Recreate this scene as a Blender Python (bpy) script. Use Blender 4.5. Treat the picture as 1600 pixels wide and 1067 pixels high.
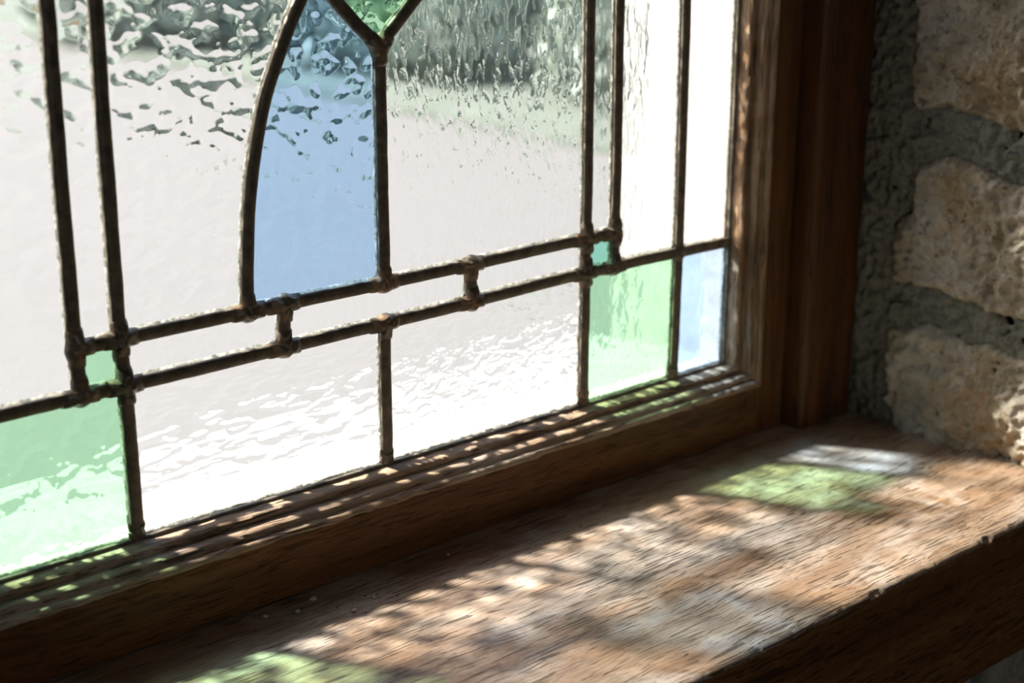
import bpy, bmesh, math, random
from mathutils import Vector, Matrix, noise
import numpy as np

# ------------------------------------------------------------------ camera, light, exposure
scene = bpy.context.scene
for o in list(bpy.data.objects):
    bpy.data.objects.remove(o)
C = scene.collection

YAW, PITCH, ROLL = 40.80732154, 17.36237965, 0.08274797
FPX = 2406.64
cam_d = bpy.data.cameras.new('camera')
cam = bpy.data.objects.new('camera', cam_d)
C.objects.link(cam)
cam_d.sensor_width = 36.0
cam_d.lens = 36.0 * FPX / 1600.0
cam_d.clip_start = 0.02
cam.location = (0.0, -0.8, 0.3229)
_y, _p, _r = map(math.radians, (YAW, PITCH, ROLL))
f = Vector((math.sin(_y) * math.cos(_p), math.cos(_y) * math.cos(_p), -math.sin(_p)))
r = Vector((math.cos(_y), -math.sin(_y), 0))
u = r.cross(f)
r2 = math.cos(_r) * r + math.sin(_r) * u
u2 = -math.sin(_r) * r + math.cos(_r) * u
cam.matrix_world = Matrix(((r2.x, u2.x, -f.x, 0.0), (r2.y, u2.y, -f.y, -0.8),
                           (r2.z, u2.z, -f.z, 0.3229), (0, 0, 0, 1)))
cam_d.dof.use_dof = True
cam_d.dof.focus_distance = 1.0
cam_d.dof.aperture_fstop = 5.6
scene.camera = cam

world = bpy.data.worlds.new('world')
scene.world = world
world.use_nodes = True
wn = world.node_tree
wn.nodes.clear()
wo = wn.nodes.new('ShaderNodeOutputWorld')
wb = wn.nodes.new('ShaderNodeBackground')
sky = wn.nodes.new('ShaderNodeTexSky')
sky.sky_type = 'NISHITA'
sky.sun_disc = False
sky.sun_elevation = math.radians(41)
sky.sun_rotation = math.radians(-30)
sky.air_density = 1.0
sky.dust_density = 3.0
wb.inputs['Strength'].default_value = 0.45
wn.links.new(sky.outputs[0], wb.inputs['Color'])
wn.links.new(wb.outputs[0], wo.inputs['Surface'])

SUN_DIR = Vector((0.60, -0.98, -1.0)).normalized()
sd = bpy.data.lights.new('sun', 'SUN')
sd.energy = 24.0
sd.angle = math.radians(4.8)
sd.color = (1.0, 0.95, 0.89)
sun = bpy.data.objects.new('sun', sd)
C.objects.link(sun)
sun.rotation_euler = SUN_DIR.to_track_quat('-Z', 'Y').to_euler()
sun.location = (-1, 3, 3)

# added soft fill lamp near the unseen back wall; no window there
ad = bpy.data.lights.new('room_fill', 'AREA')
ad.shape = 'RECTANGLE'
ad.size = 1.1
ad.size_y = 1.3
ad.energy = 7.5
ad.color = (0.92, 0.96, 1.0)
al = bpy.data.objects.new('room_fill', ad)
C.objects.link(al)
al.location = (-0.8, -3.38, 0.6)
al.rotation_euler = (Vector((1.5, 3.2, -0.6))).to_track_quat('-Z', 'Y').to_euler()

scene.view_settings.view_transform = 'Standard'
scene.view_settings.look = 'None'
scene.view_settings.gamma = 1.0
scene.view_settings.use_curve_mapping = False
scene.view_settings.exposure = 0.0
cy = scene.cycles
cy.use_denoising = True
cy.caustics_reflective = False
cy.caustics_refractive = False
cy.max_bounces = 10
cy.transparent_max_bounces = 16
cy.transmission_bounces = 8
cy.sample_clamp_indirect = 4.0

# ------------------------------------------------------------------ helpers
def lk(o, parent=None):
    C.objects.link(o)
    if parent is not None:
        o.parent = parent
        o.location = (0, 0, 0) if parent.parent else -parent.location        # meshes are written in world coordinates
    return o

def mesh_obj(name, verts, faces, mat, parent=None, smooth=None, mats=None, fm=None):
    me = bpy.data.meshes.new(name)
    me.from_pydata([tuple(v) for v in verts], [], faces)
    for m in (mats or [mat]):
        me.materials.append(m)
    if fm is not None:
        me.polygons.foreach_set('material_index', fm)
    bm = bmesh.new(); bm.from_mesh(me)
    bmesh.ops.recalc_face_normals(bm, faces=bm.faces)
    bm.to_mesh(me); bm.free()
    if smooth is not None:
        me.polygons.foreach_set('use_smooth', [True] * len(me.polygons))
        if smooth < 179:
            me.set_sharp_from_angle(angle=math.radians(smooth))
    me.update()
    return lk(bpy.data.objects.new(name, me), parent)

def empty(name, loc):
    o = bpy.data.objects.new(name, None)
    o.empty_display_size = 0.05
    o.location = loc
    C.objects.link(o)
    return o

def tag(o, label=None, cat=None, group=None, kind=None):
    if label: o['label'] = label
    if cat: o['category'] = cat
    if group: o['group'] = group
    if kind: o['kind'] = kind
    return o

def box_data(x0, x1, y0, y1, z0, z1):
    v = [(x0, y0, z0), (x1, y0, z0), (x1, y1, z0), (x0, y1, z0), (x0, y0, z1), (x1, y0, z1), (x1, y1, z1), (x0, y1, z1)]
    q = [(0, 3, 2, 1), (4, 5, 6, 7), (0, 1, 5, 4), (1, 2, 6, 5), (2, 3, 7, 6), (3, 0, 4, 7)]
    return v, q

def boxes(name, bl, mat, parent=None, bevel=0.0):
    V, F = [], []
    for b in bl:
        v, q = box_data(*b)
        n = len(V)
        V += v
        F += [tuple(i + n for i in t) for t in q]
    o = mesh_obj(name, V, F, mat, parent)
    if bevel:
        m = o.modifiers.new('bevel', 'BEVEL'); m.width = bevel; m.segments = 3; m.limit_method = 'ANGLE'
    return o

def nz(x, y, z, s=1.0, o=3):
    return noise.fractal((x * s, y * s, z * s), 1.0, 2.0, o)

# ------------------------------------------------------------------ materials
class NT:
    def __init__(s, name):
        s.m = bpy.data.materials.new(name); s.m.use_nodes = True
        s.t = s.m.node_tree; s.t.nodes.clear()
        s.out = s.n('ShaderNodeOutputMaterial')
    def n(s, k, **a):
        q = s.t.nodes.new(k)
        for x, v in a.items(): setattr(q, x, v)
        return q
    def l(s, a, b): s.t.links.new(a, b)
    def coord(s, scale=(1, 1, 1), rot=(0, 0, 0), loc=(0, 0, 0)):
        c = s.n('ShaderNodeTexCoord'); m = s.n('ShaderNodeMapping')
        m.inputs['Scale'].default_value = scale; m.inputs['Rotation'].default_value = rot; m.inputs['Location'].default_value = loc
        s.l(c.outputs['Object'], m.inputs['Vector']); return m.outputs[0]
    def noise(s, vec, scale, detail=4, rough=0.55, dist=0.0, out='Fac'):
        q = s.n('ShaderNodeTexNoise'); q.inputs['Scale'].default_value = scale; q.inputs['Detail'].default_value = detail
        q.inputs['Roughness'].default_value = rough; q.inputs['Distortion'].default_value = dist
        s.l(vec, q.inputs['Vector']); return q.outputs[out]
    def ramp(s, fac, stops, interp='LINEAR'):
        q = s.n('ShaderNodeValToRGB'); e = q.color_ramp; e.interpolation = interp
        while len(e.elements) < len(stops): e.elements.new(0.5)
        for el, (p, c) in zip(e.elements, stops):
            el.position = p; el.color = (c, c, c, 1) if isinstance(c, (int, float)) else (*c, 1)
        s.l(fac, q.inputs[0]); return q.outputs[0]
    def mix(s, fac, a, b, mode='MIX'):
        q = s.n('ShaderNodeMix', data_type='RGBA', blend_type=mode)
        for v, i in ((fac, 0), (a, 6), (b, 7)):
            if hasattr(v, 'is_output'): s.l(v, q.inputs[i])
            else: q.inputs[i].default_value = v if i == 0 else (*v, 1)
        return q.outputs[2]
    def math(s, op, a, b=None, clamp=False):
        q = s.n('ShaderNodeMath', operation=op, use_clamp=clamp)
        for v, i in ((a, 0), (b, 1)):
            if v is None: continue
            if hasattr(v, 'is_output'): s.l(v, q.inputs[i])
            else: q.inputs[i].default_value = v
        return q.outputs[0]
    def bump(s, h, strength, dist, normal=None):
        q = s.n('ShaderNodeBump'); q.inputs['Strength'].default_value = strength; q.inputs['Distance'].default_value = dist
        s.l(h, q.inputs['Height'])
        if normal is not None: s.l(normal, q.inputs['Normal'])
        return q.outputs[0]
    def pbr(s, col, rough, normal=None, metal=0.0, spec=0.5):
        q = s.n('ShaderNodeBsdfPrincipled')
        for v, k in ((col, 'Base Color'), (rough, 'Roughness'), (metal, 'Metallic'), (spec, 'Specular IOR Level')):
            if hasattr(v, 'is_output'): s.l(v, q.inputs[k])
            elif k == 'Base Color': q.inputs[k].default_value = (*v, 1)
            else: q.inputs[k].default_value = v
        if normal is not None: s.l(normal, q.inputs['Normal'])
        s.l(q.outputs[0], s.out.inputs[0]); return q

def wood(name, axis, dark, mid, light, worn=None, pore=0.6, rough=0.45, pore_bump=0.0012, along=26, across=330):
    """oak: fibre bands, long dark pores, worn pale patches; grain runs along one axis"""
    w = NT(name)
    def sc(a, c):
        return tuple(a if i == axis else c for i in range(3))
    ripple = w.noise(w.coord((1, 1, 1)), 9, 3, out='Color')
    base = w.coord((1, 1, 1))
    add = w.n('ShaderNodeVectorMath', operation='MULTIPLY_ADD')
    w.l(ripple, add.inputs[0]); add.inputs[1].default_value = (0.012, 0.012, 0.012); w.l(base, add.inputs[2])
    def mp(scale):
        m = w.n('ShaderNodeMapping'); m.inputs['Scale'].default_value = scale; w.l(add.outputs[0], m.inputs[0]); return m.outputs[0]
    fib = w.noise(mp(sc(3.0, 55)), 1.0, 8, 0.62)
    fine = w.noise(mp(sc(14, 700)), 1.0, 3, 0.6)
    col = w.ramp(fib, [(0.30, dark), (0.5, mid), (0.72, light)])
    col = w.mix(w.math('MULTIPLY', fine, 0.35), col, dark)
    p1 = w.noise(mp(sc(along, across)), 1.0, 2, 0.5)
    p2 = w.noise(mp(sc(along * 2.2, across * 2.1)), 1.0, 1, 0.5)
    dens = w.noise(mp(sc(4, 22)), 1.0, 2)
    p1 = w.math('ADD', p1, w.math('MULTIPLY', w.math('SUBTRACT', dens, 0.5), 0.25))
    pm = w.math('MAXIMUM', w.ramp(p1, [(0.575, 0.0), (0.64, 1.0)]), w.math('MULTIPLY', w.ramp(p2, [(0.62, 0.0), (0.68, 1.0)]), 0.5))
    ro = rough
    if worn:
        wm = w.ramp(w.noise(w.coord((1, 1, 1), loc=(3.1, 1.7, 0.3)), 13, 5, 0.6, 0.6), [(0.38, 0.0), (0.60, 1.0)])
        wm2 = w.ramp(w.noise(mp(sc(9, 30)), 1.0, 5), [(0.4, 0.2), (0.6, 1.0)])
        col = w.mix(w.math('MULTIPLY', w.math('MULTIPLY', wm, wm2), 0.85), col, worn)
        spots = w.ramp(w.noise(w.coord((1, 1, 1), loc=(0.4, 5, 2)), 60, 3), [(0.66, 0.0), (0.75, 0.5)])
        col = w.mix(spots, col, dark)
    deep = tuple(c * 0.22 for c in dark)
    col = w.mix(w.math('MULTIPLY', pm, pore), col, deep)
    h = w.math('SUBTRACT', w.math('MULTIPLY', fib, 0.35), pm)
    h = w.math('ADD', h, w.math('MULTIPLY', fine, 0.25))
    nrm = w.bump(h, 0.8, pore_bump)
    dents = w.noise(w.coord((1, 1, 1)), 30, 3)
    nrm = w.bump(dents, 0.5, 0.003, nrm)
    rr = w.math('ADD', w.math('MULTIPLY', fine, 0.25), ro - 0.1)
    w.pbr(col, rr, nrm, 0.0, 0.4)
    return w.m

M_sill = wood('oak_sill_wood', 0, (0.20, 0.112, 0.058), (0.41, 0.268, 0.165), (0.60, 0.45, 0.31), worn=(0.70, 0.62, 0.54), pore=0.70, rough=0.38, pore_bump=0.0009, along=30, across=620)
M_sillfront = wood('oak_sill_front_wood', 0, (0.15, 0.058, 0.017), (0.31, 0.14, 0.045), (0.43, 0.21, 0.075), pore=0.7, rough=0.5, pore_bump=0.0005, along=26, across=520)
M_rail = wood('oak_rail_wood', 0, (0.080, 0.028, 0.007), (0.19, 0.076, 0.021), (0.28, 0.125, 0.038), pore=0.62, rough=0.42, pore_bump=0.0005, along=34, across=680)
M_stile = wood('oak_stile_wood', 2, (0.050, 0.017, 0.004), (0.125, 0.046, 0.011), (0.20, 0.082, 0.023), pore=0.55, rough=0.42, pore_bump=0.0005, along=20, across=420)
M_bead_h = wood('weathered_bead_wood', 0, (0.16, 0.10, 0.055), (0.42, 0.28, 0.17), (0.62, 0.47, 0.33), worn=(0.62, 0.52, 0.42), pore=0.8, rough=0.5, pore_bump=0.0009, along=30, across=480)
M_bead_v = wood('weathered_bead_wood_upright', 2, (0.16, 0.09, 0.045), (0.38, 0.23, 0.12), (0.58, 0.38, 0.22), worn=(0.55, 0.42, 0.3), pore=0.6, rough=0.5, pore_bump=0.0009, along=22, across=420)

def lead_mat(name, patina):
    w = NT(name)
    co = w.coord()
    n1 = w.noise(co, 160, 5, 0.6); n2 = w.noise(co, 45, 4, 0.6, 0.5)
    col = w.ramp(n1, [(0.3, (0.10, 0.085, 0.062)), (0.6, (0.21, 0.175, 0.125)), (0.8, (0.34, 0.285, 0.21))])
    if patina:
        col = w.mix(w.ramp(n2, [(0.50, 0.0), (0.68, 0.75)]), col, (0.40, 0.23, 0.12))
        col = w.mix(w.ramp(w.noise(co, 260, 2), [(0.66, 0.0), (0.74, 0.6)]), col, (0.55, 0.48, 0.38))
    nrm = w.bump(n1, 0.6, 0.0006)
    w.pbr(col, w.ramp(n2, [(0.3, 0.28 if patina else 0.4), (0.7, 0.55)]), nrm, 0.35, 0.6)
    return w.m
M_lead = lead_mat('dull_lead', False)
M_solder = lead_mat('rusty_solder', True)

def glass_mat(name, tint, scale, rot, thr=0.5, amp=0.004, ior=1.06, seeds=None, soft=0.02, detail=3, dist=0.4, loc=(0, 0, 0), k=0.86):
    """rolled glass: flat patches let light straight through, raised lumps refract it"""
    w = NT(name)
    co = w.coord(scale, (0, rot, 0), loc)
    n = w.noise(co, 1.0, detail, 0.45, dist)
    h = w.math('MAXIMUM', w.math('SUBTRACT', n, thr), 0.0)
    mask = w.ramp(n, [(thr - soft, 0.0), (thr + soft, 1.0)])
    h = w.math('MULTIPLY', w.math('MULTIPLY', h, h), 6.0)
    if seeds:
        v = w.n('ShaderNodeTexVoronoi'); v.inputs['Scale'].default_value = 1.0
        w.l(w.coord(seeds), v.inputs['Vector'])
        d = v.outputs['Distance']
        s2 = w.n('ShaderNodeSeparateColor'); w.l(v.outputs['Color'], s2.inputs[0])
        rad = w.math('MULTIPLY', w.math('GREATER_THAN', s2.outputs[0], 0.45), 0.24)
        b = w.math('MAXIMUM', w.math('SUBTRACT', rad, d), 0.0)
        h = w.math('ADD', h, w.math('MULTIPLY', b, 3.0))
        mask = w.math('MAXIMUM', mask, w.math('GREATER_THAN', b, 0.001))
    nrm = w.bump(h, 1.0, amp)
    mask = w.math('MULTIPLY', mask, k)
    tr = w.n('ShaderNodeBsdfTransparent'); tr.inputs[0].default_value = (*tint, 1)
    rf = w.n('ShaderNodeBsdfRefraction'); rf.inputs['Color'].default_value = (*tint, 1)
    rf.inputs['Roughness'].default_value = 0.0; rf.inputs['IOR'].default_value = ior
    w.l(nrm, rf.inputs['Normal'])
    mx = w.n('ShaderNodeMixShader'); w.l(mask, mx.inputs[0]); w.l(tr.outputs[0], mx.inputs[1]); w.l(rf.outputs[0], mx.inputs[2])
    gl = w.n('ShaderNodeBsdfGlossy'); gl.inputs['Roughness'].default_value = 0.05; w.l(nrm, gl.inputs['Normal'])
    fr = w.n('ShaderNodeFresnel'); fr.inputs['IOR'].default_value = 1.45
    m2 = w.n('ShaderNodeMixShader'); w.l(fr.outputs[0], m2.inputs[0]); w.l(mx.outputs[0], m2.inputs[1]); w.l(gl.outputs[0], m2.inputs[2])
    w.l(m2.outputs[0], w.out.inputs[0])
    return w.m

def clear_back(name, tint):
    w = NT(name)
    tr = w.n('ShaderNodeBsdfTransparent'); tr.inputs[0].default_value = (*tint, 1)
    gl = w.n('ShaderNodeBsdfGlossy'); gl.inputs['Roughness'].default_value = 0.03
    m2 = w.n('ShaderNodeMixShader'); m2.inputs[0].default_value = 0.03
    w.l(tr.outputs[0], m2.inputs[1]); w.l(gl.outputs[0], m2.inputs[2]); w.l(m2.outputs[0], w.out.inputs[0])
    return w.m

CLEAR = (0.97, 0.98, 0.97); GREEN = (0.50, 0.86, 0.58); BLUE = (0.47, 0.68, 0.93); TEAL = (0.36, 0.80, 0.66)
G = {
 'hammer': glass_mat('hammered_clear_glass', CLEAR, (78, 78, 95), 0.1, 0.44, 0.024, k=0.95, detail=1, dist=0.0),
 'hammer2': glass_mat('wavy_clear_glass', CLEAR, (60, 60, 75), 0.3, 0.44, 0.028, loc=(7, 0, 3), detail=1, dist=0.0),
 'seedy': glass_mat('seedy_clear_glass', CLEAR, (190, 190, 80), 0.35, 0.47, 0.008, seeds=(150, 150, 52), detail=3),
 'ripple': glass_mat('rippled_clear_glass', CLEAR, (55, 55, 150), 0.22, 0.455, 0.11, k=1.0, ior=1.11, detail=1.2, dist=0.2),
 'ripple2': glass_mat('coarse_rippled_clear_glass', CLEAR, (80, 80, 150), 0.50, 0.45, 0.10, k=1.0, ior=1.11, loc=(2, 0, 9), detail=2),
 'reed': glass_mat('streaky_clear_glass', CLEAR, (200, 200, 60), -0.15, 0.49, 0.030),
 'green': glass_mat('green_glass', GREEN, (70, 70, 80), 0.2, 0.47, 0.07, k=1.0, ior=1.08, detail=1.5, dist=0.0),
 'green_streaky': glass_mat('streaky_green_glass', GREEN, (150, 150, 75), 0.35, 0.47, 0.026, detail=1.5),
 'blue': glass_mat('blue_glass', BLUE, (75, 75, 75), 0.0, 0.46, 0.026, k=0.95, detail=1, dist=0.0),
 'blue_streaky': glass_mat('streaky_blue_glass', BLUE, (120, 120, 40), 0.1, 0.48, 0.024),
 'teal': glass_mat('teal_glass', TEAL, (120, 120, 120), 0.0, 0.5, 0.012),
}
GB = {k: clear_back('back_' + k, (0.97, 0.97, 0.97)) for k in ('a',)}['a']

def stone_mat():
    w = NT('rubble_limestone_and_mortar')
    co = w.coord()
    st = w.n('ShaderNodeAttribute', attribute_name='stone').outputs['Fac']
    tone = w.n('ShaderNodeAttribute', attribute_name='tone').outputs['Fac']
    n1 = w.noise(co, 22, 6, 0.62, 0.4); n2 = w.noise(co, 120, 5, 0.65); n3 = w.noise(w.coord(loc=(4, 4, 4)), 14, 4)
    sc = w.ramp(n1, [(0.30, (0.34, 0.28, 0.19)), (0.48, (0.56, 0.50, 0.39)), (0.66, (0.74, 0.69, 0.60))])
    sc = w.mix(w.ramp(n3, [(0.48, 0.0), (0.66, 0.75)]), sc, (0.42, 0.29, 0.14))
    sc = w.mix(w.math('MULTIPLY', tone, 0.5), sc, (0.62, 0.58, 0.52))
    mc = w.ramp(n2, [(0.3, (0.18, 0.18, 0.145)), (0.7, (0.36, 0.36, 0.31))])
    col = w.mix(st, mc, sc)
    col = w.mix(w.ramp(n2, [(0.57, 0.0), (0.68, 0.7)]), col, (0.10, 0.085, 0.06))
    nrm = w.bump(w.math('ADD', w.math('MULTIPLY', n2, 0.9), n1), 1.0, 0.006)
    w.pbr(col, 0.9, nrm, 0.0, 0.2)
    return w.m
M_stone = stone_mat()

def plain(name, col, rough=0.8, sc=30, var=0.15, bump=0.002, spec=0.3):
    w = NT(name)
    n = w.noise(w.coord(), sc, 5, 0.6)
    lo = tuple(c * (1 - var) for c in col); hi = tuple(min(1, c * (1 + var)) for c in col)
    w.pbr(w.ramp(n, [(0.3, lo), (0.7, hi)]), rough, w.bump(n, 0.5, bump), 0.0, spec)
    return w.m
M_outstone = plain('limewashed_outer_stone', (0.30, 0.297, 0.29), 0.85, 40)
M_outsill = plain('pale_outer_sill_stone', (0.225, 0.223, 0.22), 0.85, 40)
M_outwood = plain('pale_outer_wood', (0.42, 0.36, 0.33), 0.7, 60)
M_paving = plain('pale_paving', (0.112, 0.110, 0.1075), 0.9, 0.8, 0.04)
M_grass = plain('lawn_green', (0.095, 0.112, 0.092), 0.9, 4, 0.3)
M_leaf = plain('hedge_leaf', (0.33, 0.38, 0.32), 0.6, 5, 0.5)
M_branch = plain('hedge_branch', (0.07, 0.05, 0.035), 0.8, 20)
M_plaster = plain('lime_plaster', (0.45, 0.41, 0.34), 0.9, 10)
M_floor = plain('dark_floor_boards', (0.10, 0.06, 0.035), 0.6, 6)
M_crumb = plain('lime_crumb', (0.75, 0.70, 0.60), 0.9, 400)
M_grit = plain('dark_grit', (0.05, 0.035, 0.02), 0.9, 400)
def cement():
    w = NT('whiting_cement')
    n = w.noise(w.coord(), 380, 5, 0.65)
    col = w.ramp(n, [(0.32, (0.22, 0.23, 0.20)), (0.46, (0.5, 0.5, 0.46)), (0.62, (0.8, 0.8, 0.77))])
    d = w.n('ShaderNodeBsdfDiffuse'); t = w.n('ShaderNodeBsdfTranslucent'); m = w.n('ShaderNodeMixShader')
    w.l(col, d.inputs[0]); w.l(col, t.inputs[0]); m.inputs[0].default_value = 0.6
    w.l(d.outputs[0], m.inputs[1]); w.l(t.outputs[0], m.inputs[2]); w.l(m.outputs[0], w.out.inputs[0])
    return w.m
M_putty = cement()

# ------------------------------------------------------------------ dimensions (metres; x along the window, -y into the room)
XC = 0.5785
XL3, XL1, XL2, XR1, XR2, XR3, XR4 = 0.2935, 0.3602, 0.3885, 0.7625, 0.7920, 0.8615, 0.9215
XE = 2 * XC - XR4
Z_B, Z_T = -0.0730, 0.62
ZS = -0.134               # top of the oak sill
YS = -0.266               # its front edge
YF = -0.0225              # face of the sash
ZH2 = lambda x: 0.0258 + (x - 0.33) * 0.0088
ZH1 = lambda x: 0.0557

# ------------------------------------------------------------------ the room shell
XW = 1.046
XWL = 2 * XC - XW
Y0, Y1 = -0.25, 0.175
def structure(o, label=None):
    o['kind'] = 'structure'
    return o

structure(boxes('wall_front', [(-2.0, XWL - 0.004, Y0, Y1, -1.0, 1.6), (XW + 0.004, 3.5, Y0, Y1, -1.0, 1.6),
    (XWL - 0.004, XW + 0.004, Y0, Y1, -1.0, -0.245), (XWL - 0.004, XW + 0.004, Y0, Y1, 0.70, 1.6),
    (XWL - 0.004, XE - 0.043, 0.036, Y1, -0.245, 0.70), (XR4 + 0.043, XW + 0.004, 0.036, Y1, -0.245, 0.70),
    (XE - 0.043, XR4 + 0.043, 0.036, Y1, 0.66, 0.70)], M_outstone))
structure(boxes('floor', [(-2.1, 3.6, -3.5, Y0, -1.1, -1.0)], M_floor))
structure(boxes('ceiling', [(-2.1, 3.6, -3.5, Y0, 1.6, 1.7)], M_plaster))
structure(boxes('wall_back', [(-2.1, 3.6, -3.6, -3.5, -1.1, 1.7)], M_plaster))
structure(boxes('wall_left', [(-2.1, -2.0, -3.5, Y0, -1.0, 1.6)], M_plaster))
structure(boxes('wall_far_right', [(3.5, 3.6, -3.5, Y0, -1.0, 1.6)], M_plaster))

# ---- rubble stone reveal: height field over stones drawn one by one, mortar between
STONES = [
 [(-0.072, 0.245), (-0.073, 0.219), (-0.077, 0.17), (-0.078, 0.14), (-0.086, 0.132), (-0.1, 0.138), (-0.114, 0.139), (-0.128, 0.136), (-0.145, 0.135), (-0.154, 0.13), (-0.173, 0.129), (-0.185, 0.126), (-0.227, 0.119), (-0.262, 0.118), (-0.262, 0.23), (-0.2, 0.245), (-0.13, 0.25)],
 [(-0.077, -0.008), (-0.07, 0.012), (-0.069, 0.034), (-0.084, 0.05), (-0.089, 0.089), (-0.114, 0.101), (-0.144, 0.097), (-0.189, 0.085), (-0.232, 0.08), (-0.262, 0.078), (-0.262, -0.022), (-0.201, -0.019), (-0.178, -0.017), (-0.149, -0.013), (-0.107, -0.007)],
 [(-0.074, -0.109), (-0.071, -0.059), (-0.076, -0.049), (-0.104, -0.04), (-0.123, -0.044), (-0.141, -0.048), (-0.17, -0.045), (-0.204, -0.051), (-0.262, -0.054), (-0.262, -0.15), (-0.09, -0.15)],
 [(-0.07, 0.268), (-0.072, 0.35), (-0.12, 0.362), (-0.15, 0.355), (-0.152, 0.27), (-0.11, 0.264)],
 [(-0.168, 0.262), (-0.17, 0.345), (-0.262, 0.35), (-0.262, 0.255)],
 [(-0.074, 0.378), (-0.076, 0.455), (-0.18, 0.462), (-0.262, 0.455), (-0.262, 0.368), (-0.14, 0.375)],
 [(-0.07, 0.475), (-0.072, 0.56), (-0.15, 0.568), (-0.155, 0.478)],
 [(-0.17, 0.478), (-0.168, 0.57), (-0.262, 0.565), (-0.262, 0.475)],
 [(-0.075, 0.585), (-0.076, 0.70), (-0.262, 0.70), (-0.262, 0.582), (-0.16, 0.588)],
]
def poly_sdf(P, poly):
    a = np.array(poly); b = np.roll(a, -1, 0)
    d = np.full(len(P), 1e9); inside = np.zeros(len(P), bool)
    for (ax, ay), (bx, by) in zip(a, b):
        e = np.array([bx - ax, by - ay]); w_ = P - [ax, ay]
        t = np.clip((w_ @ e) / (e @ e), 0, 1)
        d = np.minimum(d, np.hypot(*(w_ - t[:, None] * e).T))
        c = ((ay > P[:, 1]) != (by > P[:, 1])) & (P[:, 0] < (bx - ax) * (P[:, 1] - ay) / (by - ay + 1e-12) + ax)
        inside ^= c
    return np.where(inside, d, -d)

def stone_reveal(name, xw, sign, step):
    ny = int(0.292 / step); nzc = int(0.94 / step)
    ys = np.linspace(0.036, -0.256, ny); zs = np.linspace(-0.24, 0.70, nzc)
    Yg, Zg = np.meshgrid(ys, zs)
    P = np.stack([Yg.ravel(), Zg.ravel()], 1)
    wob = np.array([(noise.noise((y * 60, z * 60, 1)), noise.noise((y * 60, z * 60, 7))) for y, z in P]) * 0.004
    wob += np.array([(noise.noise((y * 220, z * 220, 3)), noise.noise((y * 220, z * 220, 5))) for y, z in P]) * 0.0015
    best = np.full(len(P), -1e9); idx = np.zeros(len(P), int)
    for i, s in enumerate(STONES):
        d = poly_sdf(P + wob, s)
        m = d > best; best[m] = d[m]; idx[m] = i
    t = np.clip((best + 0.0005) / 0.006, 0, 1); t = t * t * (3 - 2 * t)
    crack = np.exp(-((best + 0.0005) / 0.0012) ** 2)
    big = np.array([nz(y, z, i * 3.1, 26, 4) for (y, z), i in zip(P, idx)])
    fine = np.array([nz(y, z, 9.0, 130, 4) for y, z in P])
    rid = np.array([abs(noise.noise((y * 70 + z * 40, z * 70 - y * 25, i * 2.0))) for (y, z), i in zip(P, idx)])
    h = t * (0.006 + 0.009 * big - 0.0025 * rid) + (1 - t) * (0.004 * big) + 0.0040 * fine - 0.0022 * crack
    # smooth mortar fillet beside the wooden frame
    X = xw - sign * h
    V = np.stack([X, P[:, 0], P[:, 1]], 1)
    F = [(r_ * ny + c, r_ * ny + c + 1, (r_ + 1) * ny + c + 1, (r_ + 1) * ny + c) for r_ in range(nzc - 1) for c in range(ny - 1)]
    # close the slab behind so that it has real thickness
    n0 = len(V)
    xb = xw + sign * 0.004
    V = V.tolist() + [(xb, ys[0], zs[0]), (xb, ys[-1], zs[0]), (xb, ys[-1], zs[-1]), (xb, ys[0], zs[-1])]
    bot = list(range(ny)); top = [(nzc - 1) * ny + c for c in range(ny)]
    lf = [r_ * ny for r_ in range(nzc)]; rt = [r_ * ny + ny - 1 for r_ in range(nzc)]
    F += [tuple(bot[::-1] + [n0, n0 + 1]), tuple(top + [n0 + 2, n0 + 3]), tuple(lf + [n0 + 3, n0]), tuple(rt[::-1] + [n0 + 1, n0 + 2]), (n0, n0 + 3, n0 + 2, n0 + 1)]
    o = mesh_obj(name, V, F, M_stone, smooth=70)
    me = o.data
    sa = me.attributes.new('stone', 'FLOAT', 'POINT'); ta = me.attributes.new('tone', 'FLOAT', 'POINT')
    rr = random.Random(4); tones = [rr.random() for _ in STONES]
    sa.data.foreach_set('value', np.concatenate([np.clip((best + 0.001) / 0.0025, 0, 1), np.zeros(4)]))
    ta.data.foreach_set('value', np.concatenate([np.array([tones[i] for i in idx]), np.zeros(4)]))
    return structure(o)
stone_reveal('wall_right', XW, 1, 0.0014)
stone_reveal('wall_left_reveal', XWL, -1, 0.006)

# lower stone facing under the sill, on the room side
def facing():
    sx = np.linspace(XWL - 0.1, 1.5, 170); sz = np.linspace(-0.55, -0.246, 34)
    V = []; val = []
    for z in sz:
        for x in sx:
            row = math.floor(z / 0.11); off = row * 0.17
            cx_ = ((x + off) % 0.21); cz_ = z % 0.11
            d = min(cx_, 0.21 - cx_, cz_, 0.11 - cz_) - 0.007
            t = min(1, max(0, d / 0.006))
            V.append((x, Y0 - 0.001 - t * 0.007 - 0.002 * nz(x, z, 2, 40, 3), z)); val.append(t)
    n = len(sx)
    F = [(i * n + j, i * n + j + 1, (i + 1) * n + j + 1, (i + 1) * n + j) for i in range(len(sz) - 1) for j in range(n - 1)]
    k = len(V)
    V += [(sx[0], Y0, sz[0]), (sx[-1], Y0, sz[0]), (sx[-1], Y0, sz[-1]), (sx[0], Y0, sz[-1])]
    F += [(k, k + 3, k + 2, k + 1)]
    o = mesh_obj('wall_under_sill', V, F, M_stone, smooth=60)
    a = o.data.attributes.new('stone', 'FLOAT', 'POINT'); a.data.foreach_set('value', val + [0] * 4)
    return structure(o)
facing()

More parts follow.
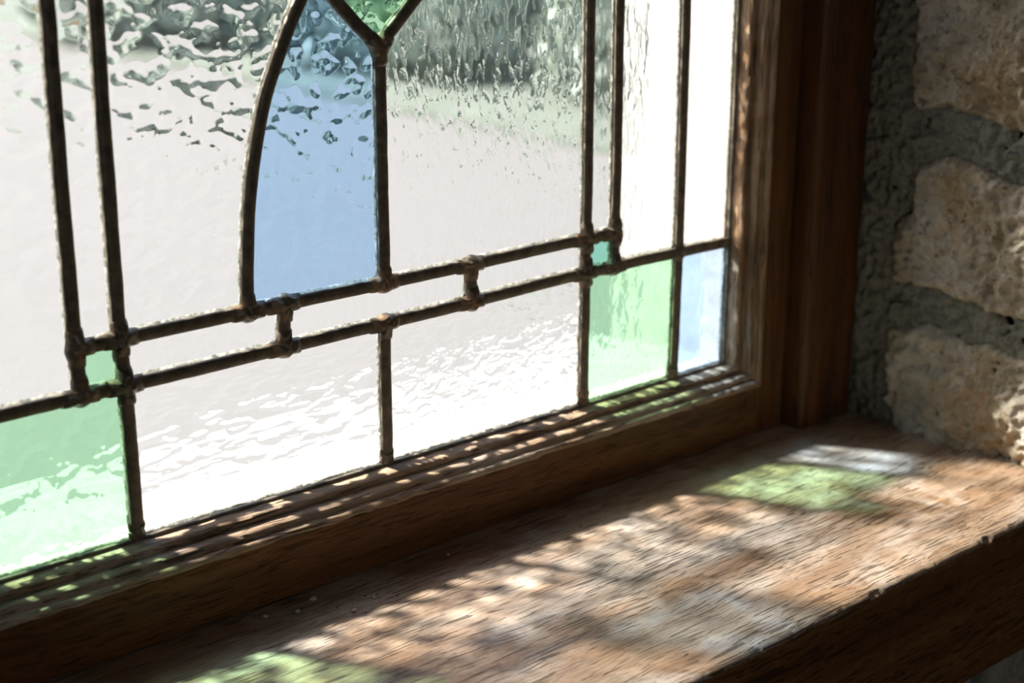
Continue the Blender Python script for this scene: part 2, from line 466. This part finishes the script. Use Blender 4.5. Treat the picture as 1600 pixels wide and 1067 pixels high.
# ------------------------------------------------------------------ outdoors
outer = mesh_obj('trim_1', [(XE - 0.043, 0.030, -0.245), (XR4 + 0.043, 0.030, -0.245), (XR4 + 0.043, 0.205, -0.245), (XE - 0.043, 0.205, -0.245),
    (XE - 0.043, 0.030, -0.086), (XR4 + 0.043, 0.030, -0.086), (XR4 + 0.043, 0.205, -0.104), (XE - 0.043, 0.205, -0.104)],
    [(0, 3, 2, 1), (4, 5, 6, 7), (0, 1, 5, 4), (1, 2, 6, 5), (2, 3, 7, 6), (3, 0, 4, 7)], M_outsill)
structure(outer)
pav = boxes('ground', [(-12, 30, 0.2, 30, -1.2, -1.1)], M_paving); structure(pav)
lawn = boxes('lawn', [(5.4, 30, 0.2, 30, -1.1, -1.06)], M_grass)
tag(lawn, 'green lawn beyond the pale paving, blurred behind the textured glass', 'grass', kind='stuff')

def shrub(name, cx, cy_, rx, ry, h, n, seed, label):
    rnd = random.Random(seed)
    root = empty(name, (cx, cy_, -1.055))
    tag(root, label, 'shrub', 'shrubs beyond the lawn')
    V, F = [], []
    for i in range(n):
        a = rnd.uniform(0, 2 * math.pi); b = math.acos(rnd.uniform(0.0, 1))
        k = rnd.uniform(0.75, 1.0) + 0.15 * noise.noise((math.cos(a) * 2 + seed, math.sin(a) * 2, b * 2))
        p = Vector((cx + rx * k * math.sin(b) * math.cos(a), cy_ + ry * k * math.sin(b) * math.sin(a), -1.03 + 0.1 + h * k * math.cos(b)))
        t = Vector((rnd.gauss(0, 1), rnd.gauss(0, 1), rnd.gauss(0, 1))).normalized()
        s = t.cross(Vector((rnd.gauss(0, 1), rnd.gauss(0, 1), rnd.gauss(0, 1)))).normalized()
        L = rnd.uniform(0.05, 0.10); W = L * 0.45
        m0 = len(V)
        q = t.cross(s) * (W * 0.25)
        V += [p - t * L, p + s * W, p + t * L, p - s * W, p + q]
        F += [(m0, m0 + 1, m0 + 4), (m0 + 1, m0 + 2, m0 + 4), (m0 + 2, m0 + 3, m0 + 4), (m0 + 3, m0, m0 + 4)]
    mesh_obj('foliage', V, F, M_leaf, root)
    V, F = [], []
    for k in range(7):
        a = k * 0.9; b0 = Vector((cx + 0.05 * math.cos(a), cy_ + 0.05 * math.sin(a), -1.055)); b1 = Vector((cx + rx * 0.7 * math.cos(a), cy_ + ry * 0.7 * math.sin(a), -1.06 + h * 0.7))
        m0 = len(V)
        for j, (c_, rr) in enumerate(((b0, 0.03), (b1, 0.008))):
            for g in range(6):
                V.append(c_ + Vector((rr * math.cos(g * 1.047), rr * math.sin(g * 1.047), 0)))
        F += [(m0 + g, m0 + (g + 1) % 6, m0 + 6 + (g + 1) % 6, m0 + 6 + g) for g in range(6)]
        F += [tuple(range(m0, m0 + 6)), tuple(range(m0 + 6, m0 + 12))]
    mesh_obj('stems', V, F, M_branch, root)
shrub('shrub', 6.2, 11.0, 1.0, 1.3, 1.3, 5000, 1, 'green shrub blurred behind the two upright leads of the left panes')
shrub('shrub', 6.9, 8.1, 1.1, 1.2, 1.5, 5000, 2, 'blue-green looking shrub seen through the top of the blue pane')
shrub('shrub', 7.2, 5.6, 1.2, 1.0, 1.5, 5000, 3, 'dark green shrub seen through the seedy clear pane right of the diamond')
shrub('shrub', 9.6, 14.5, 2.0, 2.0, 1.9, 5000, 4, 'farthest green shrub at the top left corner of the glass')

# ------------------------------------------------------------------ oak sill: one heavy worn board
def oak_sill():
    X0, X1 = XWL + 0.002, XW - 0.001
    nx = 900
    prof = []
    for y in np.linspace(0.028, YS + 0.010, 60): prof.append((y, ZS, 0.0))
    R = 0.007
    for k in range(1, 10):
        a = k / 10 * math.pi / 2
        prof.append((YS + R - R * math.sin(a) , ZS - R + R * math.cos(a), math.sin(a) if a < 0.8 else math.cos(a)))
    for z in np.linspace(ZS - R, -0.2435, 26): prof.append((YS, z, 0.0))
    prof += [(0.028, -0.2435, 0)]
    V, F = [], []
    m = len(prof)
    for i in range(nx):
        x = X0 + (X1 - X0) * i / (nx - 1)
        wv = 0.0012 * nz(x, 0, 0, 9, 2) + 0.0009 * nz(x, 0, 3, 60, 3)
        chip = max(0.0, nz(x, 5, 1, 38, 4) - 0.10) * 0.005
        for k, (y, z, e) in enumerate(prof):
            zz, yy = z, y
            if e:
                zz -= chip * e * 0.8; yy += chip * e + wv
                j = 0.0006 * noise.noise((x * 500, k * 0.9, 0)); zz += j; yy += j
            elif k < 60:
                zz += 0.0006 * nz(x * 0.5, y, 0, 30, 3)
                if k > 50: zz -= chip * 0.25 * (k - 50) / 10
            elif y == YS:
                yy += wv + 0.0005 * nz(x * 0.4, z, 3, 90, 2)
            V.append((x, yy, zz))
    for i in range(nx - 1):
        for k in range(m):
            k2 = (k + 1) % m
            F.append((i * m + k, i * m + k2, (i + 1) * m + k2, (i + 1) * m + k))
    F += [tuple(range(m)), tuple((nx - 1) * m + k for k in range(m))]
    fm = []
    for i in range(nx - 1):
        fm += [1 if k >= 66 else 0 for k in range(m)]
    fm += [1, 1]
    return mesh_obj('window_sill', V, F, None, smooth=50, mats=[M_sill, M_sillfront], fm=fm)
sill = oak_sill()
tag(sill, 'thick worn oak window sill with rounded front edge and coloured light on it', 'window sill')

# ------------------------------------------------------------------ fixed frame post against the stone
win = empty('window_1', (XC, 0.0, ZS))
tag(win, 'fixed dark oak window frame standing on the sill against the stone', 'window frame', kind='structure')
def post(x0, x1, inner_low, name):
    # plank with a rebate and a worn rounded arris, slightly uneven
    nzc = 120
    ring = [(x0, 0.036), (x0, -0.034), (x0 + 0.0015, -0.0385), (x0 + 0.004, -0.040)]
    n = 14
    ring += [(x0 + 0.004 + (x1 - x0 - 0.007) * k / n, -0.040) for k in range(1, n)]
    ring += [(x1 - 0.003, -0.0395), (x1, -0.037), (x1, 0.036)]
    if not inner_low: ring = [(x0 + x1 - a, b) for a, b in ring][::-1]
    V, F = [], []
    for i in range(nzc):
        z = ZS + 0.0006 + (0.70 - ZS - 0.0006) * i / (nzc - 1)
        for (x, y) in ring:
            if y < 0:
                V.append((x + 0.0006 * nz(z, y, x, 14, 2), y + 0.0010 * nz(x * 3, 1, z * 0.5, 40, 2), z))
            else: V.append((x, y, z))
    m = len(ring)
    for i in range(nzc - 1):
        for k in range(m):
            F.append((i * m + k, i * m + (k + 1) % m, (i + 1) * m + (k + 1) % m, (i + 1) * m + k))
    F += [tuple(range(m)), tuple((nzc - 1) * m + k for k in range(m))]
    return mesh_obj('window_frame', V, F, M_stile, win, smooth=45)
post_r = post(0.9755, 1.0435, True, 'r')
HOLES = [(0.9894, 0.174, 0.0013, 0.0032), (0.9982, 0.143, 0.0006, 0.0022), (1.0002, -0.0328, 0.0010, 0.0022)]
post(2 * XC - 1.0435, 2 * XC - 0.9755, False, 'l')
boxes('window_frame', [(2 * XC - 0.9755, 0.9755, -0.040, 0.036, 0.664, 0.70)], M_rail, win, 0.002)

def nail_hole(x, z, sx, sz, k):
    V = [(x, -0.0402, z)]; n = 14
    for j in (1, 2):
        for i in range(n):
            a = 2 * math.pi * i / n
            q = 1 + 0.25 * noise.noise((math.cos(a), math.sin(a), k * 3.0))
            V.append((x + sx * q * j / 2 * math.cos(a), -0.0412 if j == 1 else -0.0395, z + sz * q * j / 2 * math.sin(a)))
    F = [(0, 1 + i, 1 + (i + 1) % n) for i in range(n)] + [(1 + i, 1 + n + i, 1 + n + (i + 1) % n, 1 + (i + 1) % n) for i in range(n)]
    F.append(tuple(1 + n + i for i in range(n)))
    o = mesh_obj('nail_hole', V, F, M_grit, post_r, smooth=60)
for k, (x, z, sx, sz) in enumerate(HOLES): nail_hole(x, z, sx, sz, k)

# ------------------------------------------------------------------ the leaded sash
sash = empty('leaded_window_sash', (XC, 0.0, ZS + 0.001))
tag(sash, 'leaded stained glass window sash in a brown oak surround above the sill', 'stained glass window')

# rails and stiles
X_in_r, X_in_l = 0.9400, 2 * XC - 0.9400
o = boxes('bottom_rail', [(X_in_l, X_in_r, YF, -0.0004, ZS + 0.0012, -0.0915)], M_rail, sash, 0.0008)
boxes('outer_rail', [(X_in_l, X_in_r, 0.0065, 0.034, ZS + 0.0012, -0.078)], M_outwood, sash, 0.001)
boxes('stile', [(X_in_r, 0.9715, YF, 0.034, ZS + 0.0012, 0.66)], M_stile, sash, 0.0010)
boxes('stile', [(2 * XC - 0.9715, X_in_l, YF, 0.034, ZS + 0.0012, 0.66)], M_stile, sash, 0.0010)
boxes('top_rail', [(X_in_l, X_in_r, YF, 0.034, 0.640, 0.66)], M_rail, sash, 0.0010)
boxes('outer_stile', [(XR4 + 0.005, X_in_r, 0.0065, 0.034, -0.078, 0.64)], M_outwood, sash, 0.001)
boxes('outer_stile', [(X_in_l, XE - 0.005, 0.0065, 0.034, -0.078, 0.64)], M_outwood, sash, 0.001)

# moulded glazing bead: profile (s outward from the sight line, depth towards the room), mitred at the corners
BP = [(-0.0010, 0.0002), (-0.0010, 0.0018), (-0.0002, 0.0026), (0.0006, 0.0065), (0.0014, 0.0105), (0.0024, 0.0119), (0.0042, 0.0124),
      (0.0058, 0.0122), (0.0064, 0.0127), (0.0066, 0.0138), (0.0070, 0.0170), (0.0078, 0.0200), (0.0092, 0.0214), (0.0110, 0.0219),
      (0.0118, 0.0225), (0.0120, 0.0236), (0.0126, 0.0254), (0.0140, 0.0266), (0.0156, 0.0260), (0.0165, 0.0226), (0.0190, 0.0225), (0.0190, 0.0002)]
def bead(side, mat):
    n = 420 if side in ('bottom', 'right') else 40
    V, F = [], []
    m = len(BP)
    sc_ = 1.0
    for i in range(n):
        t = i / (n - 1)
        for k, (s, d) in enumerate(BP):
            s2 = s * (1.0 if side in ('bottom', 'top') else 1.16)
            sx, sz = s * 1.16 - 0.0010, s
            xa, xb = XE - sx, XR4 + sx
            za, zb = Z_B - sz + 0.0, Z_T + sz
            if side == 'bottom': p = [xa + (xb - xa) * t, -d, za]
            elif side == 'top': p = [xa + (xb - xa) * t, -d, zb]
            elif side == 'right': p = [xb, -d, za + (zb - za) * t]
            else: p = [xa, -d, za + (zb - za) * t]
            if 0 < k < m - 1:
                a = p[0] if side in ('bottom', 'top') else p[2]
                j1 = 0.00045 * nz(a * 0.25, s * 3, d * 3, 240, 3); j2 = 0.0005 * nz(a, 4, s, 40, 3)
                p[1] += j1 + j2
                if side in ('bottom', 'top'): p[2] += j1
                else: p[0] += j1 + j2
            V.append(p)
    for i in range(n - 1):
        for k in range(m):
            F.append((i * m + k, i * m + (k + 1) % m, (i + 1) * m + (k + 1) % m, (i + 1) * m + k))
    F += [tuple(range(m)), tuple((n - 1) * m + k for k in range(m))]
    return mesh_obj('glazing_bead', V, F, mat, sash, smooth=38)
bead('bottom', M_bead_h); bead('right', M_bead_v); bead('left', M_bead_v); bead('top', M_bead_h)

# ---- lead cames
W0 = 0.0044
def came(pts, seed, w=W0, closed=False):
    """H-section lead swept along (x, z) points on the glass plane"""
    P = [Vector(p) for p in pts]
    # resample
    out = [P[0]]
    for a, b in zip(P, P[1:]):
        n = max(1, int((b - a).length / 0.003))
        out += [a.lerp(b, k / n) for k in range(1, n + 1)]
    V, F = [], []
    pr = [(-w, 0.0), (-w, -0.0011), (-0.82 * w, -0.0023), (-0.45 * w, -0.0029), (0, -0.0031), (0.45 * w, -0.0029), (0.82 * w, -0.0023), (w, -0.0011), (w, 0.0),
          (0.0008, 0.0), (0.0008, 0.0044), (0.7 * w, 0.0044), (0.7 * w, 0.0052), (0.4 * w, 0.0060), (-0.4 * w, 0.0060), (-0.7 * w, 0.0052), (-0.7 * w, 0.0044), (-0.0008, 0.0044), (-0.0008, 0.0)]
    m = len(pr)
    for i, p in enumerate(out):
        t = (out[min(i + 1, len(out) - 1)] - out[max(i - 1, 0)]).normalized()
        nn = Vector((t.y, -t.x))
        q = i * 0.09
        off = 0.00045 * noise.noise((q * 0.7, seed, 0))
        for k, (l, y) in enumerate(pr):
            wob = 1 + 0.05 * noise.noise((q * 2.2, seed, 1 if l > 0 else 5))
            c = p + nn * (l * wob + off)
            V.append((c.x, y + (0.0002 * noise.noise((q * 6, k, seed)) if y < -0.0005 else 0), c.y))
    for i in range(len(out) - 1):
        for k in range(m):
            F.append((i * m + k, i * m + (k + 1) % m, (i + 1) * m + (k + 1) % m, (i + 1) * m + k))
    F += [tuple(range(m)), tuple((len(out) - 1) * m + k for k in range(m))]
    o = mesh_obj('lead_came', V, F, M_lead, sash, smooth=55)
    V, F = [], []
    for side in (-1, 1):
        m0 = len(V)
        for i, p in enumerate(out):
            t = (out[min(i + 1, len(out) - 1)] - out[max(i - 1, 0)]).normalized()
            nn = Vector((t.y, -t.x))
            e = w * (0.98 if abs(t.y) > 0.5 else 1.18) + 0.0007 * noise.noise((i * 0.33, seed, side * 5)) + 0.0003 * noise.noise((i * 1.3, seed, side))
            for l, y in ((0.0009, 0.0036), (e, 0.0036), (e - 0.0006, 0.0043), (0.0009, 0.0043)):
                c = p + nn * (l * side)
                V.append((c.x, y, c.y))
        n = len(out)
        for i in range(n - 1):
            for k in range(4):
                F.append((m0 + i * 4 + k, m0 + i * 4 + (k + 1) % 4, m0 + (i + 1) * 4 + (k + 1) % 4, m0 + (i + 1) * 4 + k))
        F += [tuple(m0 + k for k in range(4)), tuple(m0 + (n - 1) * 4 + k for k in range(4))]
    ce = mesh_obj('glazing_cement', V, F, M_putty, None)
    ce.parent = o
    return o

def smooth_curve(pts, n=10):
    P = [Vector(p) for p in pts]; P = [2 * P[0] - P[1]] + P + [2 * P[-1] - P[-2]]
    out = []
    for i in range(1, len(P) - 2):
        for k in range(n):
            t = k / n
            out.append(0.5 * ((2 * P[i]) + (P[i + 1] - P[i - 1]) * t + (2 * P[i - 1] - 5 * P[i] + 4 * P[i + 1] - P[i + 2]) * t * t + (3 * P[i] - P[i - 1] - 3 * P[i + 1] + P[i + 2]) * t ** 3))
    return out + [P[-2]]

ARCH = smooth_curve([(0.4748, 0.0557), (0.4750, 0.075), (0.4761, 0.0909), (0.4786, 0.1186), (0.4839, 0.1494), (0.4930, 0.1834), (0.5074, 0.2166), (0.5215, 0.2422), (0.5320, 0.2560)], 6)
TIP = (0.5792, 0.2105); DL = (0.5320, 0.2560); DT = (0.5792, 0.3010); DR = (0.6264, 0.2560)
cs = {}
cs['L3'] = came([(XL3, Z_B), (XL3, Z_T)], 1)
cs['L1'] = came([(0.3610, 0.0262), (0.3598, 0.06), (0.3602, 0.1587), (0.361, 0.2511), (0.3605, Z_T)], 2)
cs['L2'] = came([(0.3894, Z_B), (0.3896, 0.0), (0.3877, 0.0676), (0.388, 0.1552), (0.389, 0.2496), (0.389, Z_T)], 3)
cs['Clow'] = came([(0.5777, Z_B), (0.578, 0.0039), (0.5783, ZH2(0.578))], 4)
cs['Cup'] = came([(0.5787, 0.0557), (0.5789, 0.0744), (0.579, 0.131), (0.5793, 0.1914), TIP], 5)
cs['arch'] = came(ARCH, 6)
cs['D1'] = came([TIP, (0.563, 0.2243), DL], 7); cs['D2'] = came([TIP, (0.5937, 0.2243), DR], 8)
cs['D3'] = came([DL, DT], 9); cs['D4'] = came([DR, DT], 10)
cs['Ctop'] = came([DT, (0.5792, Z_T)], 11)
cs['K1'] = came([(0.5008, 0.0557), (0.4995, ZH2(0.5))], 12, 0.0046)
cs['K2'] = came([(0.6524, 0.0557), (0.6532, ZH2(0.653))], 13, 0.0048)
cs['R1'] = came([(0.7620, Z_B), (0.7619, -0.0218), (0.7626, 0.0684), (0.7629, 0.1078), (0.7627, 0.2292), (0.7627, Z_T)], 14, 0.0041)
cs['R2'] = came([(0.7915, ZH2(0.79)), (0.7919, 0.0738), (0.7923, 0.1041), (0.7917, 0.2276), (0.7917, Z_T)], 15, 0.0040)
cs['R3'] = came([(0.8600, Z_B), (0.8610, -0.0419), (0.8622, 0.0381), (0.862, 0.0953), (0.8611, 0.2238), (0.861, Z_T)], 16, 0.0041)
cs['R4'] = came([(XR4, Z_B), (XR4, Z_T)], 17, 0.0030)
cs['E'] = came([(XE, Z_B), (XE, Z_T)], 18)
cs['B'] = came([(XE, Z_B), (XR4, Z_B)], 19, 0.0022)
cs['T'] = came([(XE, Z_T), (XR4, Z_T)], 20)
cs['H1'] = came([(0.3602, 0.0550), (0.4345, 0.0557), (0.5268, 0.0556), (0.6313, 0.0557), (0.7192, 0.0566), (0.7918, 0.0570)], 21, 0.0042)
cs['H2'] = came([(XE, 0.0250), (0.3304, 0.0261), (0.4324, 0.0264), (0.5256, 0.0275), (0.6309, 0.0285), (0.7194, 0.0305), (0.8177, 0.0312), (0.897, 0.0301), (XR4, 0.0300)], 22, 0.0042)

# ---- solder joints: lumpy pads over the crossings
def solder(x, z, dirs, seed, parent, R=0.0065, arm=0.0105, h=0.0046):
    V, F = [], []
    na, nr = 48, 12
    V.append((x, -h, z))
    for j in range(1, nr + 1):
        q = j / nr
        for i in range(na):
            a = 2 * math.pi * i / na
            rad = R * 0.86
            for d in dirs:
                da = (a - math.radians(d) + math.pi) % (2 * math.pi) - math.pi
                # straight-sided arm of half-width 5.2 mm
                if abs(da) < math.pi / 2:
                    lim = min(arm, 0.0060 / max(1e-4, abs(math.sin(da))))
                    rad = max(rad, lim * (0.92 if lim > R else 1))
            rad *= 1 + 0.10 * noise.noise((math.cos(a) * 1.6, math.sin(a) * 1.6, seed * 3.3))
            px, pz = x + rad * q * math.cos(a), z + rad * q * math.sin(a)
            hh = h * (1 - q ** 4 * 0.9) * (1 - 0.25 * q)
            hh += 0.0016 * nz(px, pz, seed, 160, 3) * (1 - q ** 3)
            hh += 0.0012 * max(0, noise.noise((px * 260, pz * 260, seed + 4)))
            if j == nr: hh = 0.0
            V.append((px, -max(hh, 0.0) if j == nr else -max(hh, 0.0012), pz))
    for i in range(na): F.append((0, 1 + i, 1 + (i + 1) % na))
    for j in range(nr - 1):
        for i in range(na):
            a0 = 1 + j * na + i; a1 = 1 + j * na + (i + 1) % na
            F.append((a0, a0 + na, a1 + na, a1))
    F.append(tuple(1 + (nr - 1) * na + i for i in range(na)))
    return mesh_obj('solder_joint', V, F, M_solder, parent, smooth=60)
# angles: 0 = right, 90 = up
J = [
 ('H1', 0.3602, 0.0550, (0, 90, 270)), ('H1', 0.3880, 0.0553, (0, 90, 180, 270)), ('H1', 0.4748, 0.0557, (0, 90, 180)),
 ('H1', 0.5008, 0.0557, (0, 180, 270)), ('H1', 0.5787, 0.0557, (0, 90, 180)), ('H1', 0.6524, 0.0557, (0, 180, 270)),
 ('H1', 0.7626, 0.0568, (0, 90, 180, 270)), ('H1', 0.7918, 0.0570, (90, 180, 270)),
 ('H2', 0.3608, 0.0262, (0, 90, 180)), ('H2', 0.3890, 0.0263, (0, 90, 180, 270)), ('H2', 0.4996, 0.0272, (0, 90, 180)),
 ('H2', 0.5782, 0.0280, (0, 180, 270)), ('H2', 0.6532, 0.0290, (0, 90, 180)), ('H2', 0.7622, 0.0308, (0, 90, 180, 270)),
 ('H2', 0.7916, 0.0310, (0, 90, 180)), ('H2', 0.8620, 0.0306, (0, 90, 180, 270)),
 ('H2', 0.2935, 0.0255, (0, 90, 180, 270)),
 ('Cup', 0.5792, 0.2090, (270, 46, 134)), ('arch', 0.5320, 0.2560, (225, 44, 316)), ('D4', 0.6264, 0.2560, (225, 135)), ('Ctop', 0.5792, 0.3010, (225, 315, 90)),
]
for i, (k, x, z, d) in enumerate(J):
    weak = (x > 0.85 or x < 0.3)
    solder(x, z, d, i + 1.5, cs[k], R=0.0060 if weak else 0.0084, arm=0.0090 if weak else 0.0142, h=0.0044 if weak else 0.0064)
for i, x in enumerate((0.3894, 0.5777, 0.7620, 0.8600)):
    solder(x, Z_B + 0.0065, (90, 270), 40 + i, cs[('L2', 'Clow', 'R1', 'R3')[i]], R=0.0048, arm=0.008, h=0.0036)

# ---- panes
def inset_poly(P, d):
    n = len(P); area = sum(P[i][0] * P[(i + 1) % n][1] - P[(i + 1) % n][0] * P[i][1] for i in range(n))
    if area < 0: P = P[::-1]
    P = [Vector(p) for p in P]; L = []
    for i in range(n):
        a, b = P[i], P[(i + 1) % n]; t = (b - a).normalized(); nn = Vector((-t.y, t.x)); L.append((a + nn * d, t))
    out = []
    for i in range(n):
        (p, t), (q, s) = L[i - 1], L[i]
        den = t.x * s.y - t.y * s.x
        if abs(den) < 1e-4: out.append(q); continue
        w_ = q - p
        out.append(p + t * ((w_.x * s.y - w_.y * s.x) / den))
    return out

def pane(poly, kind, label=None):
    P = inset_poly([tuple(p) for p in poly], 0.0012)
    n = len(P)
    V = [(p.x, 0.0004, p.y) for p in P] + [(p.x, 0.0034, p.y) for p in P]
    F = [tuple(range(n)), tuple(range(2 * n - 1, n - 1, -1))] + [(i, n + i, n + (i + 1) % n, (i + 1) % n) for i in range(n)]
    o = mesh_obj('glass_pane', V, F, None, sash, mats=[G[kind], GB], fm=[0] + [1] * (n + 1))
    if label: o['label'] = label
    return o
R_ = lambda x0, x1, a0, a1, b0, b1: [(x0, a0), (x1, a1), (x1, b1), (x0, b0)]
h2 = lambda x: np.interp(x, [XE, 0.3304, 0.4324, 0.5256, 0.6309, 0.7194, 0.8177, 0.897, XR4], [0.0250, 0.0261, 0.0264, 0.0275, 0.0285, 0.0305, 0.0312, 0.0301, 0.0300]).item()
Rb = lambda x0, x1, k, l=None: pane(R_(x0, x1, Z_B, Z_B, h2(x0), h2(x1)), k, l)
Rb(XE, XL3, 'blue', 'blue glass pane'); Rb(XL3, 0.3894, 'green', 'green glass pane'); Rb(0.3894, 0.578, 'ripple', 'rippled clear glass pane')
Rb(0.578, 0.762, 'ripple2', 'rippled clear glass pane'); Rb(0.762, 0.8605, 'green_streaky', 'green glass pane'); Rb(0.8605, XR4, 'blue_streaky', 'pale blue glass pane')
Rs = lambda x0, x1, k, l=None: pane(R_(x0, x1, h2(x0), h2(x1), 0.0557, 0.0557), k, l)
Rs(0.3603, 0.3887, 'green', 'small square green glass pane'); Rs(0.3887, 0.500, 'hammer', 'narrow clear glass strip'); Rs(0.500, 0.653, 'seedy', 'narrow clear glass strip')
Rs(0.653, 0.7624, 'seedy', 'narrow clear glass strip'); Rs(0.7624, 0.7917, 'teal', 'small square teal glass pane')
Ru = lambda x0, x1, k, b=None, l='clear textured glass pane': pane(R_(x0, x1, b or h2(x0), b or h2(x1), Z_T, Z_T), k, l)
Ru(XE, XL3, 'hammer2'); Ru(XL3, 0.3603, 'hammer2'); Ru(0.3603, 0.3887, 'hammer2', 0.0555)
Ru(0.7627, 0.7918, 'reed', 0.0569); Ru(0.7918, 0.8615, 'reed'); Ru(0.8615, XR4, 'reed')
pane([(0.3887, 0.0557), (0.4748, 0.0557)] + [tuple(p) for p in ARCH[1:]] + [DT, (0.5792, Z_T), (0.3887, Z_T)], 'hammer', 'clear hammered glass pane')
pane([(0.4748, 0.0557), (0.5788, 0.0557), TIP, DL] + [tuple(p) for p in ARCH[-2:0:-1]], 'blue', 'tall curved blue glass pane')
pane([TIP, DR, DT, DL], 'green', 'green diamond glass pane')
pane([(0.5788, 0.0557), (0.7626, 0.0557), (0.7626, Z_T), (0.5792, Z_T), DT, DR, TIP], 'seedy', 'clear seedy glass pane')

# ------------------------------------------------------------------ crumbs of lime lying on the sill
def crumb(x, y, s, seed, mat, label, flat=0.7):
    bm = bmesh.new()
    bmesh.ops.create_icosphere(bm, subdivisions=2, radius=s)
    for v in bm.verts:
        k = 1 + 0.35 * noise.noise(v.co / s * 1.3 + Vector((seed * 7, 0, 0)))
        v.co = Vector((v.co.x * k * 1.15, v.co.y * k, v.co.z * k * flat))
    zmin = min(v.co.z for v in bm.verts)
    me = bpy.data.meshes.new('plaster_crumb')
    for v in bm.verts: v.co.z -= zmin
    bm.to_mesh(me); bm.free()
    me.materials.append(mat)
    o = bpy.data.objects.new('plaster_crumb', me); C.objects.link(o)
    o.location = (x, y, ZS + 0.0001)
    tag(o, label, 'crumb', 'lime crumbs on the sill')
CR = [(0.4913, -0.0351, 0.0020, 'largest white lime crumb on the sill below the sash'),
      (0.4742, -0.0426, 0.0016, 'white lime crumb just left of the largest one'),
      (0.4550, -0.0353, 0.0015, 'leftmost white lime crumb on the sill'),
      (0.5019, -0.0652, 0.0016, 'flat white lime crumb nearest the room among the sill crumbs'),
      (0.5224, -0.0582, 0.0013, 'small pale crumb beside the dark grit on the sill'),
      (0.5991, -0.0390, 0.0011, 'rightmost tiny pale crumb on the sill, close to the rail')]
for i, (x, y, s, l) in enumerate(CR): crumb(x, y, s, i + 1, M_crumb, l)
def grit():
    rnd = random.Random(9); V, F = [], []
    spots = [(0.5202, -0.0515), (0.5275, -0.0554), (0.5778, -0.0575), (0.5368, -0.0645), (0.5072, -0.0709), (0.7012, -0.0634), (0.5602, -0.0538), (0.4973, -0.0532)]
    spots = [(x, y, rnd.uniform(0.0006, 0.0009)) for x, y in spots] + [(rnd.gauss(0.54, 0.07), rnd.uniform(-0.075, -0.03), rnd.uniform(0.0002, 0.00045)) for _ in range(160)]
    for x, y, s in spots:
        n = len(V)
        V += [(x + s * math.cos(a), y + s * math.sin(a), ZS) for a in (0, 1.3, 2.5, 3.7, 5.1)] + [(x, y, ZS + s * 1.1)]
        F += [(n + i, n + (i + 1) % 5, n + 5) for i in range(5)] + [tuple(n + i for i in range(4, -1, -1))]
    o = mesh_obj('grit', V, F, M_grit)
    tag(o, 'dark grit and dust scattered on the sill in front of the bottom rail', 'grit', kind='stuff')
grit()

# ------------------------------------------------------------------ descriptions of the setting
for n, l, c in (('wall_right', 'rough limestone rubble wall with grey mortar, right of the window frame', 'wall'),
                ('wall_left_reveal', 'rough limestone reveal wall left of the window', 'wall'),
                ('wall_under_sill', 'stone wall face below the front edge of the sill', 'wall'),
                ('wall_front', 'thick wall around the window opening, pale on the outside', 'wall'),
                ('trim_1', 'pale sunlit outer stone ledge behind the bottom panes', 'ledge'),
                ('ground', 'pale sunlit paving outside, blurred through the clear glass', 'ground'),
                ('floor', 'dark boarded floor of the room', 'floor'), ('ceiling', 'plastered ceiling of the room', 'ceiling'),
                ('wall_back', 'plastered wall behind the viewer', 'wall'), ('wall_left', 'plastered side wall on the left of the room', 'wall'),
                ('wall_far_right', 'plastered side wall on the right of the room', 'wall')):
    bpy.data.objects[n]['label'] = l
    bpy.data.objects[n]['category'] = c
